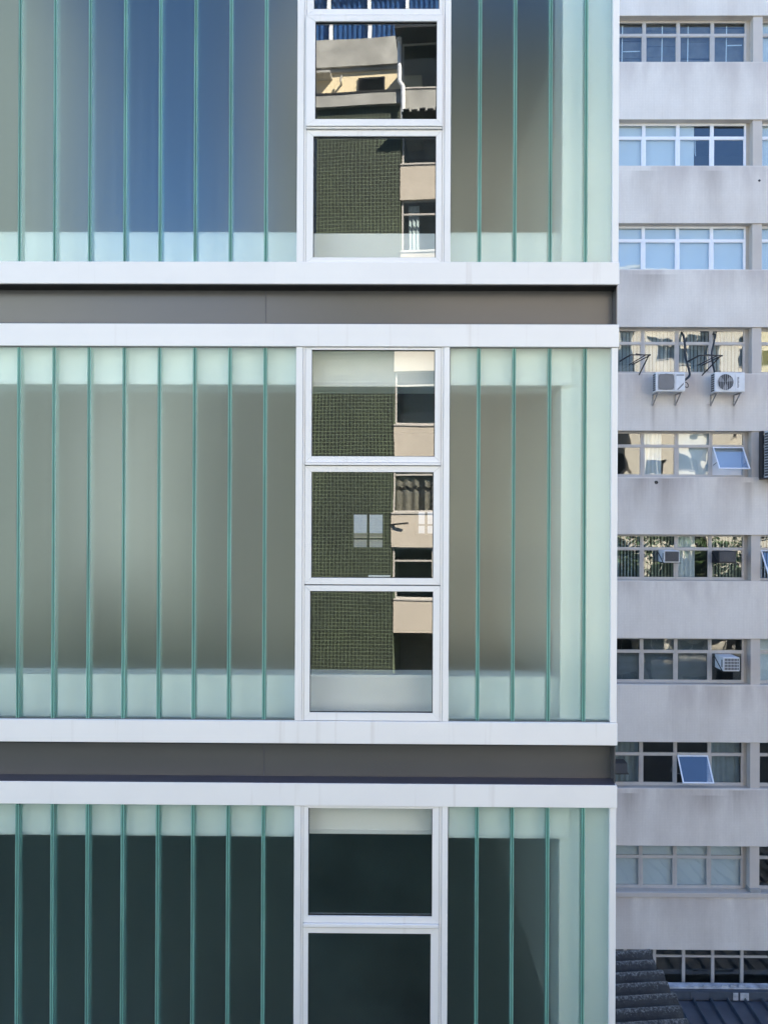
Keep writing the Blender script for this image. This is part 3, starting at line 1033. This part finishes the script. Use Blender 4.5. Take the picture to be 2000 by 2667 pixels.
# tall twin-fan unit at the right edge
t = thing('air_conditioner', 'tall twin-fan outdoor air conditioner cut by the right edge of the view', 'air conditioner', (bx(1974), YB - 0.62, bz(1243) - 0.02), 0, 'outdoor air conditioner units on the office wall')
MB().box(0, 0.95, 0.012, 0.36, 0, 1.32).build('casing', M['ac_white'], t, bevel=0.012)
for cz in (0.36, 0.97):
    m = MB()
    m.prism([(0.36 + math.cos(2 * math.pi * k / 28) * 0.26, cz + math.sin(2 * math.pi * k / 28) * 0.26) for k in range(28)], 0.004, 0.0115)
    m.build('fan_opening', M['ac_dark'], t)
    g = MB()
    for rr in (0.08, 0.14, 0.20, 0.26):
        g.tube([(0.36 + math.cos(2 * math.pi * k / 24) * rr, 0.0, cz + math.sin(2 * math.pi * k / 24) * rr) for k in range(25)], 0.006, 5)
    g.build('fan_guard', M['ac_white'], t)
sd = MB()
for k in range(4):
    for q in range(16):
        sd.box(-0.004, 0.001, 0.04 + k * 0.075, 0.10 + k * 0.075, 0.04 + q * 0.078, 0.10 + q * 0.078)
sd.build('side_grille', M['ac_dark'], t)
MB().box(-0.03, 0.98, 0.0, 0.61, -0.05, -0.004).build('support_frame', M['black_iron'], t)
MB().box(-0.045, -0.012, 0.37, 0.60, -0.003, 1.34).build('side_frame', M['black_iron'], t)


def window_unit(px, pz, w, h, d, label, dark=False, grid=False):
    """boxy unit sticking out of a window pane; px, pz = lower left front"""
    t = thing('window_air_conditioner', label, 'window air conditioner', (px, GY + 0.02 - d, pz), 0, 'air conditioners set in the office windows')
    body = M['ac_dark'] if dark == 2 else M['ac_white']
    MB().box(0, w, 0.01, d, 0, h).build('casing', body if dark != 1 else M['black_iron'], t, bevel=0.008)
    MB().box(0.025, w - 0.025, 0.0, 0.009, 0.03, h - 0.02).build('rear_grille', M['ac_dark'], t)
    g = MB()
    if grid:
        for k in range(11):
            x = 0.025 + k * (w - 0.05) / 10
            g.box(x - 0.004, x + 0.004, -0.006, -0.0005, 0.03, h - 0.02)
        for k in range(5):
            z = 0.03 + k * (h - 0.05) / 4
            g.box(0.021, w - 0.021, -0.012, -0.0065, z - 0.005, z + 0.005)
    else:
        for k in range(22):
            x = 0.03 + k * (w - 0.06) / 21
            g.box(x - 0.002, x + 0.002, -0.004, -0.0005, 0.03, h - 0.02)
    g.build('grille_bars', M['ac_white'] if grid else M['ac_grey'], t)
    lv = MB()
    for k in range(5):
        lv.box(-0.004, 0.001, 0.05 + k * 0.012 + 0.03, 0.056 + k * 0.012 + 0.03, h * 0.25, h * 0.8)
    lv.build('side_louvre', M['ac_dark'], t)
    br = MB()
    br.box(-0.02, w + 0.06, 0.04, d, -0.02, -0.003)
    br.bar((-0.012, 0.05, -0.01), (-0.012, d - 0.01, h * 0.8), 0.018)
    br.build('support_frame', M['black_iron'], t)
    return t


Z6, Z7, Z8 = lintel(6) - OPEN, lintel(7) - OPEN, lintel(8) - OPEN
window_unit(bx(1722) - 0.02, Z6 + 0.54, 0.44, 0.34, 0.52, 'white-cased window air conditioner with a dark back, in the pane second from the left')
window_unit(bx(1862.5) - 0.02, Z6 + 0.54, 0.50, 0.33, 0.50, 'dark window air conditioner in front of a pane of vertical blinds', dark=1)
window_unit(bx(1872) - 0.03, Z7 + 0.46, 0.46, 0.39, 0.62, 'white window air conditioner with a gridded back above a pale blind', grid=True)
window_unit(bx(1590), Z8 + 0.44, 0.46, 0.32, 0.40, 'black window air conditioner half hidden behind the corner of the glass building', dark=2)


def rack(x0, x1, z, label, leg):
    """iron awning rack standing off the window on arms"""
    t = thing('iron_rack', label, 'metal rack', (x0, YB - 0.02, z), 0, 'black iron racks before the window')
    w = x1 - x0
    MB().bar((0, -0.02, -0.06), (0.18, -0.45, 0.04), 0.03).build('arm', M['black_iron'], t)
    MB().bar((0.18, -0.45, 0.04), (w, -0.45, 0.04), 0.03).build('rail', M['black_iron'], t)
    MB().bar((w, -0.45, 0.04), (w - 0.33, 0.2, -0.12), 0.024).build('arm', M['black_iron'], t)
    MB().bar((w * 0.36, 0.0, -0.16), (w * 0.8, -0.44, 0.03), 0.02).build('brace', M['black_iron'], t)
    m = MB()
    m.bar((w - 0.05, -0.44, 0.03), (w - leg, 0.1, -0.52), 0.026)
    m.bar((w - 0.05, -0.44, 0.03), (w - 0.25, 0.1, 0.18), 0.02)
    m.build('strut', M['black_iron'], t)
    return t


rack(bx(1609.5) + 0.0, bx(1681) - 0.05, bz(928) - 0.11, 'black iron rack before the leftmost window panes, beside the corner of the glass building', 0.2)
rack(bx(1784) + 0.0, bx(1864) - 0.06, bz(929) - 0.11, 'black iron rack crossed by two black hoses, above the round-fan unit', 0.45)


def hose(pts, r, label):
    """smooth lagged pipe through points"""
    P = [Vector(p) for p in pts]
    out = []
    for i in range(len(P) - 1):
        p0, p1, p2, p3 = P[max(i - 1, 0)], P[i], P[i + 1], P[min(i + 2, len(P) - 1)]
        for k in range(6):
            s = k / 6
            out.append(0.5 * ((2 * p1) + (p2 - p0) * s + (2 * p0 - 5 * p1 + 4 * p2 - p3) * s * s + (3 * p1 - p0 - 3 * p2 + p3) * s ** 3))
    out.append(P[-1])
    o = MB().tube(out, r, 8).build('hose', M['hose'], None, smooth=True)
    return tag(o, label, 'hose', 'black lagged hoses feeding the air conditioners')


def hp(zx, zy, y):
    return (bx(1550 + 0.2712 * zx), y, bz(560 + 0.2712 * zy))


hose([hp(845, 1112, GY + 0.05), hp(846, 1160, GY - 0.12), hp(850, 1250, GY - 0.2), hp(850, 1350, GY - 0.22), hp(848, 1420, YB - 0.1), hp(866, 1500, YB - 0.14),
      hp(862, 1560, YB - 0.2), hp(805, 1608, YB - 0.28)], 0.033, 'thick black hose hanging down the window and curling into the square-fan unit')
hose([hp(1140, 1128, GY + 0.05), hp(1152, 1145, GY - 0.1), hp(1128, 1220, GY - 0.2), hp(1105, 1320, GY - 0.22), hp(1092, 1420, YB - 0.1), hp(1098, 1490, YB - 0.16), hp(1102, 1525, YB - 0.2)],
     0.028, 'black hose slanting down the window to the top of the round-fan unit')
hose([hp(800, 1630, YB - 0.26), hp(830, 1625, YB - 0.24), hp(850, 1650, YB - 0.22), hp(842, 1672, YB - 0.22), hp(815, 1660, YB - 0.22), hp(806, 1640, YB - 0.24)],
     0.011, 'thin looped cable at the right end of the square-fan unit')
# pipe mouths and scars on the wall
for (px, py, r, lb) in ((1706, 1257, 0.055, 'broken dark pipe hole in the wall under the sheer-curtained window'),
                        (1969, 473, 0.035, 'small round dark hole high on the pale wall near the right edge')):
    n = 14
    m = MB().prism([(math.cos(2 * math.pi * k / n) * r * random.uniform(0.8, 1.1), math.sin(2 * math.pi * k / n) * r * random.uniform(0.8, 1.1)) for k in range(n)], -0.012, 0.004)
    o = m.build('pipe_hole', M['black_iron'], None, (bx(px), YB - 0.001, bz(py)))
    tag(o, lb, 'pipe hole')

# ------------------------------------------------------------------ low roofs at the foot of the office building
L = thing('metal_roof_shed', 'low shed with a blue-grey standing-seam roof against the office wall', 'shed', (0, 0, 0))
RZ = 2.62
rf = MB().add([(-2, 5.5, RZ - 0.55), (16, 5.5, RZ - 0.55), (16, YB - 0.12, RZ), (-2, YB - 0.12, RZ),
               (-2, 5.5, RZ - 0.62), (16, 5.5, RZ - 0.62), (16, YB - 0.12, RZ - 0.07), (-2, YB - 0.12, RZ - 0.07)],
              [(0, 1, 2, 3), (7, 6, 5, 4), (0, 4, 5, 1), (1, 5, 6, 2), (2, 6, 7, 3), (3, 7, 4, 0)]).build('roof_sheet', M['metal_roof'], L)
x_s = bx(1752)
for k in range(-9, 16):
    x = x_s + k * 0.487
    h = 0.11
    m = MB().add([(x - 0.03, 5.5, RZ - 0.549), (x + 0.03, 5.5, RZ - 0.549), (x + 0.03, YB - 0.35, RZ - 0.006), (x - 0.03, YB - 0.35, RZ - 0.006),
                  (x - 0.012, 5.5, RZ - 0.549 + h), (x + 0.012, 5.5, RZ - 0.549 + h), (x + 0.012, YB - 0.35, RZ - 0.006 + h), (x - 0.012, YB - 0.35, RZ - 0.006 + h)],
                 [(0, 3, 2, 1), (4, 5, 6, 7), (0, 1, 5, 4), (1, 2, 6, 5), (2, 3, 7, 6), (3, 0, 4, 7)])
    m.build('seam', M['metal_seam'], L)
MB().box(-2, 16, YB - 0.34, YB - 0.06, RZ + 0.02, RZ + 0.26).build('flashing', M['metal_seam'], L)
MB().box(bx(1722), 16, YB - 0.22, YB + 0.02, RZ + 0.27, RZ + 0.31).build('ledge', M['flash'], L)
for (px, w) in ((1897, 0.14), (1915, 0.24), (1790, 0.5)):
    MB().box(bx(px), bx(px) + w, YB - 0.36, YB - 0.345, RZ + 0.03, RZ + 0.24).build('flashing_patch', M['flash'] if w < 0.4 else M['metal_roof'], L)
for k in range(7):
    x = bx(1780 + k * 24 + random.uniform(-8, 8))
    s = random.uniform(0.03, 0.09)
    MB().box(x, x + s * 2.5, YB - 0.20, YB - 0.20 + s, RZ + 0.311, RZ + 0.311 + s * 0.6).build('rubble', M['flash'], L, bevel=0.006)
MB().box(-1.9, 15.9, 5.7, YB - 0.15, 0.0, RZ - 0.64).build('wall', M['conc'], L)

T = thing('tiled_roof_shed', 'shed with a dark lichened corrugated roof at the bottom right, beside the glass building', 'shed', (4.06, 6.8, 9.55), R(9))
# corrugated sheets: waves run along x, their ends show at the right eave
n = 22
for k in range(0, 18):
    per = 0.285
    y0 = -k * per
    sh = -0.155 * k * per
    m = MB()
    seg = 9
    prof = []
    for q in range(seg + 1):
        a = q / seg
        prof.append((y0 - a * per * 1.04, 0.14 * math.sin(math.pi * min(1.0, a * 1.25)) if a < 0.8 else -0.05 * math.sin((a - 0.8) * 5 * math.pi)))
    xs = [-2.25 + sh * 0.2, -1.6, -0.8, sh + random.uniform(-0.04, 0.05)]
    vs = []
    for x in xs:
        vs += [(x, y, z + 0.03 * (-x) * 1.0) for y, z in prof]
    for x in xs:
        vs += [(x, y, z + 0.03 * (-x) - 0.028) for y, z in prof]
    S = seg + 1
    T0 = len(xs) * S
    fs = []
    for i in range(len(xs) - 1):
        for q in range(seg):
            a = i * S + q
            fs.append((a, a + S, a + S + 1, a + 1))
            fs.append((T0 + a + 1, T0 + a + S + 1, T0 + a + S, T0 + a))
    e = (len(xs) - 1) * S
    for q in range(seg):
        fs.append((e + q, T0 + e + q, T0 + e + q + 1, e + q + 1))
        fs.append((q + 1, T0 + q + 1, T0 + q, q))
    for i in range(len(xs) - 1):
        fs.append((i * S, T0 + i * S, T0 + (i + 1) * S, (i + 1) * S))
        fs.append((i * S + seg, (i + 1) * S + seg, T0 + (i + 1) * S + seg, T0 + i * S + seg))
    m.add(vs, fs)
    m.build('roof_tile', M['tile_roof'], T, rot=(0, R(random.uniform(-0.25, 0.25)), 0))
MB().box(-2.0, -1.0, -4.6, -0.1, -9.55, -0.12).build('wall', M['conc'], T)

# ------------------------------------------------------------------ across the street (seen in the glass)
OANG = R(5.0)
O = thing('tiled_apartment_block', 'apartment block across the street with a green mosaic side wall and beige window bays', 'building', (0.19, -22.0, 0.0), OANG)
E0 = EYE
M['green_tile'] = mat_green_tile()
MB().box(-2.9, -0.002, -12, 0.0, 0.0, E0 + 14.1).build('tiled_wall', M['green_tile'], O)
MB().box(-4.6, -2.901, -12, -0.12, 0.0, E0 + 14.1).build('side_bay', M['conc'], O)
MB().box(-4.7, 0.1, -12, 0.16, E0 + 14.1, E0 + 14.5).build('roof_ledge', M['conc'], O)
MB().box(-4.68, 0.08, -0.5, 0.18, E0 + 14.5, E0 + 14.56).build('ledge_cap', M['gasket'], O)
WB = 11.0
for s_ in range(-5, 2):
    zt_ = E0 + 12.0 + (s_) * 3.0 - 0.05          # top of a beige spandrel
    h_ = 1.15 if s_ < 1 else 0.95
    if s_ == 1:
        zt_ = E0 + 14.62
    MB().box(0.0, WB, -0.3, 0.02, zt_ - h_, zt_).build('spandrel', M['beige'] if s_ < 1 else M['conc'], O)
    MB().box(0.0, WB, -0.32, 0.05, zt_, zt_ + 0.05).build('sill', M['alu'], O)
    top = (E0 + 12.0 + (s_ + 1) * 3.0 - 0.05 - 1.15) if s_ < 0 else (E0 + 13.64 if s_ == 0 else E0 + 16.3)
    wz0, wz1 = zt_ + 0.051, top
    nwin = 8
    ww = (WB - 0.1) / nwin
    for q in range(nwin):
        m = MB()
        H = wz1 - wz0
        m.box(0, 0.06, -0.06, 0, 0, H)
        m.box(ww - 0.005, ww + 0.0, -0.06, 0, 0, H)
        m.box(0.06, ww - 0.005, -0.06, 0, H - 0.06, H)
        m.box(0.06, ww - 0.005, -0.06, 0, 0, 0.06)
        if s_ < 1:
            m.box(0.06, ww - 0.005, -0.05, 0.01, H * 0.72, H * 0.72 + 0.06)
        w = m.build('window', M['alu'], O, (0.05 + q * ww, -0.08, wz0))
        MB().box(0.06, ww - 0.005, -0.034, -0.028, 0.06, H - 0.06).build('pane', M['back_clear'], w)
        if s_ == -4 or (s_ == 0 and q == 4):
            put('curtain', folds(ww * 0.9, H - 0.1, 4, 0.05, M['curtain_brown'], q + 3), w, (0.05, -0.35, 0.03))
        if s_ == -1 and q in (0, 5):
            put('curtain', folds(ww * 0.28, H - 0.1, 3, 0.04, M['blind'], q + 1), w, (0.22, -0.3, 0.03))
        if s_ == -3 and q in (0, 1):
            k2 = MB()
            k2.box(0.2, ww - 0.1, -1.2, -1.16, 0.0, H)
            k2.build('inner_partition', M['grey_render'], w)
    MB().box(0.0, WB, -3.5, -3.4, wz0, wz1).build('room_back', M['room'], O)
    MB().box(0.0, WB, -3.4, -0.31, zt_ - 0.4, zt_ - 0.1).build('floor', M['slab'], O)
MB().box(0.0, WB, -0.3, 0.02, 0.0, E0 + 12.0 - 15.05 - 1.15 - 1.86).build('ground_floor', M['conc'], O) if E0 + 12.0 - 15.05 - 3.01 > 0.2 else None
MB().box(0.01, WB, -12, -3.5, 0.0, E0 + 16.2).build('core', M['conc'], O)
# roofed terrace on top of the window bays, with its white downpipe
MB().box(-0.15, WB, -3.4, 0.85, E0 + 16.3, E0 + 16.42).build('terrace_roof', M['black_iron'], O)
MB().tube([(-0.02, 0.2, E0 + 16.35), (-0.02, 0.2, E0 + 14.8), (0.1, 0.25, E0 + 14.6), (0.12, 0.25, E0 + 13.5)], 0.07, 8).build('downpipe', M['alu_white'], O)
MB().tube([(-0.05, 0.3, E0 + 16.2), (0.05, 0.3, E0 + 16.6)], 0.08, 8).build('downpipe', M['alu_white'], O)
aw = MB()
for k in range(40):
    x = 0.15 + k * 0.27
    aw.box(x, x + 0.2, 0.02, 0.75, E0 + 13.58 - (k % 2) * 0.03, E0 + 13.62 - (k % 2) * 0.03)
aw.box(0.1, WB, 0.02, 0.7, E0 + 13.52, E0 + 13.55)
aw.build('awning', M['black_iron'], O)
# cream rooftop storey set back, with its vent window, concrete parapet and a penthouse above, its mirrored-sky blue painted on sheets
MB().box(-4.6, 0.6, -10, -2.2, E0 + 14.0, E0 + 16.9).build('rooftop_wall', M['yellow'], O)
MB().box(-4.7, 0.7, -10, -2.12, E0 + 16.55, E0 + 16.68).build('rooftop_cornice', M['conc'], O)
MB().box(-4.7, 0.7, -10, -2.0, E0 + 16.69, E0 + 17.75).build('parapet', M['conc'], O)
w = MB().box(-1.75, -0.75, -2.2, -2.14, E0 + 15.7, E0 + 16.28).build('vent_window', M['gasket'], O)
lv = MB()
for k in range(3):
    lv.add([(-1.70, -2.13, E0 + 15.74 + k * 0.16), (-0.80, -2.13, E0 + 15.74 + k * 0.16), (-0.80, -2.04, E0 + 15.84 + k * 0.16), (-1.70, -2.04, E0 + 15.84 + k * 0.16),
            (-1.70, -2.135, E0 + 15.75 + k * 0.16), (-0.80, -2.135, E0 + 15.75 + k * 0.16), (-0.80, -2.045, E0 + 15.85 + k * 0.16), (-1.70, -2.045, E0 + 15.85 + k * 0.16)],
           [(0, 1, 2, 3), (7, 6, 5, 4), (0, 4, 5, 1), (1, 5, 6, 2), (2, 6, 7, 3), (3, 7, 4, 0)])
lv.build('louvre', M['dark_glass'], w)
MB().box(-3.4, -2.75, -2.2, -1.6, E0 + 16.28, E0 + 16.36).build('hood', M['conc'], O)
MB().tube([(-2.4, -2.2, E0 + 16.1), (-2.4, -1.95, E0 + 16.1), (-2.37, -1.93, E0 + 16.3)], 0.04, 8).build('vent_pipe', M['conc'], O)
MB().box(-4.6, 2.5, -9, -3.2, E0 + 17.75, E0 + 22.0).build('penthouse_core', M['room_dark'], O)
for q in range(5):
    w = MB()
    w.box(0, 0.13, -0.1, 0, 0, 4.2)
    w.box(0.13, 1.5, -0.08, -0.02, 2.0, 2.1)
    o = w.build('penthouse_window', M['alu_white'], O, (-4.5 + q * 1.5, -2.9, E0 + 17.76))
    MB().box(0.13, 1.5, -0.05, -0.044, 0, 4.2).build('pane', M['back_clear'], o)
    put('curtain', folds(1.36, 4.1, 7, 0.06, M['sky_blue_sheet'], q), o, (0.13, -0.17, 0.02))  # pleated blue sheet standing in for the sky reflection
MB().box(-4.8, 2.7, -9, -2.6, E0 + 22.0, E0 + 22.3).build('penthouse_roof', M['conc'], O)
MB().tube([(0.0, 0.0, E0 - 0.42), (0.22, 0.12, E0 - 0.40), (0.6, 0.2, E0 - 0.36)], 0.03, 6).build('wall_hook', M['black_iron'], O)


def block(name, label, x0, x1, y1, d, h, mat, wcols, rows, z0=2.0, rz=0.0, ww=1.2, wh=1.4):
    """street block with real window recesses"""
    t = thing(name, label, 'building', ((x0 + x1) / 2, y1, 0.0), rz)
    hw = (x1 - x0) / 2
    MB().box(-hw, hw, -d, 0, 0, h).build('wall', mat, t)
    MB().box(-hw - 0.15, hw + 0.15, -d, 0.2, h, h + 0.4).build('cornice', M['conc'], t)
    step = 2 * hw / wcols
    wm = cached(('bw', ww, wh), lambda: mitred_frame(MB(), 0, ww, 0, wh, (0.07,) * 4, -0.02, 0.06).box(ww / 2 - 0.03, ww / 2 + 0.03, 0, 0.05, 0.07, wh - 0.07).mesh('window', M['alu']))
    pm = cached(('bp', ww, wh), lambda: MB().box(0.07, ww - 0.07, 0.002, 0.01, 0.07, wh - 0.07).mesh('pane', M['dark_glass']))
    for r_ in range(rows):
        for c in range(wcols):
            w = put('window', wm, t, (-hw + (c + 0.5) * step - ww / 2, 0.0, z0 + r_ * 3.0))
            put('pane', pm, w)
    return t


block('grey_apartment_block', 'tall grey rendered block across the street to the left', -38, -13.8, -21.5, 8, E0 + 21, M['grey_render'], 7, 11)
block('low_grey_block', 'lower pale block filling the gap across the street', -13.6, -5.0, -23.6, 8, E0 + 7.6, M['pale_grey'], 3, 7, ww=1.7, wh=1.5)
block('cream_office_block', 'sunlit cream block across the street to the right', 14.5, 38, -25, 14, E0 + 19.5, M['pale'], 8, 10, ww=1.9, wh=1.5)
for (x, y) in ((19, -25), (26, -25), (33, -25)):
    MB().box(x, x + 1.8, -24.98, -24.2, E0 - 10, E0 + 17).build('fin', M['pale'], bpy.data.objects['cream_office_block'], (-26.25, 25, 0))


D = thing('added_shade_building', 'added unseen low building that shades the lower storeys of the glass building', 'building', (0, 0, 0))
MB().box(-30, 11, -15.5, -6.75, 0, 12.1).build('wall', M['shade_wall'], D)  # added out of view to cut the light on the lower storeys
MB().box(-30.1, 11.1, -15.6, -6.65, 12.1, 12.2).build('roof_edge', M['shade_wall'], D)
MB().box(-30, 11, -6.9, -6.7, 12.2, 13.9).build('parapet', M['shade_wall'], D)  # added height, dims the lowest storey further


LB = bpy.data.objects['low_grey_block']
MB().box(-1.9, 0.9, 0.001, 0.9, E0 - 2.6, E0 + 4.2).build('added_glow_bay', M['silver_render'], LB)  # added pale bay, puts a soft bright patch in the frosted glass
MB().box(-2.0, 1.0, 0.0, 1.0, E0 + 4.2, E0 + 4.4).build('added_glow_bay_roof', M['conc'], LB)


def tree(x, y, h, rad, label):
    t = thing('street_tree', label, 'tree', (x, y, 0.1), random.uniform(0, 6), 'street trees along the far pavement')
    m = MB()
    m.tube([(0, 0, 0), (0.05, 0.02, h * 0.3), (0.0, 0.1, h * 0.55)], 0.17, 8)
    for k in range(5):
        a = k * 1.256 + random.uniform(-0.3, 0.3)
        m.tube([(0.0, 0.08, h * 0.45), (math.cos(a) * rad * 0.4, math.sin(a) * rad * 0.4, h * 0.65), (math.cos(a) * rad * 0.75, math.sin(a) * rad * 0.75, h * 0.8)], 0.06, 6)
    m.build('trunk', M['bark'], t)
    c = MB()
    for k in range(46):
        u = Vector((random.gauss(0, 1), random.gauss(0, 1), random.gauss(0, 0.7))).normalized() * rad * random.uniform(0.35, 1.0)
        ctr = Vector((u.x, u.y, h * 0.68 + u.z * 0.8))
        for q in range(60):
            p = ctr + Vector((random.gauss(0, 0.42), random.gauss(0, 0.42), random.gauss(0, 0.3)))
            a, b = Vector((random.gauss(0, 1), random.gauss(0, 1), random.gauss(0, 1))).normalized(), Vector((random.gauss(0, 1), random.gauss(0, 1), random.gauss(0, 1))).normalized()
            s = random.uniform(0.06, 0.10) * rad ** 0.75
            c.add([p, p + a * s, p + (a + b) * s, p + b * s], [(0, 1, 2, 3)])
    c.build('crown', M['leaf'], t)
    return t


tree(-14.5, -19.2, 14.6, 4.2, 'tall leafy street tree before the grey block')
tree(-7.6, -19.6, 14.2, 3.9, 'leafy street tree before the gap between the blocks')
tree(-1.5, -19.4, 7.4, 2.3, 'leafy street tree before the green mosaic wall')
tree(5.0, -19.4, 7.8, 2.6, 'leafy street tree before the beige window bays')
tree(19.5, -20.5, 18.0, 4.3, 'tall leafy street tree before the left end of the cream block')
tree(26.0, -20.5, 17.0, 4.0, 'leafy street tree before the middle of the cream block')
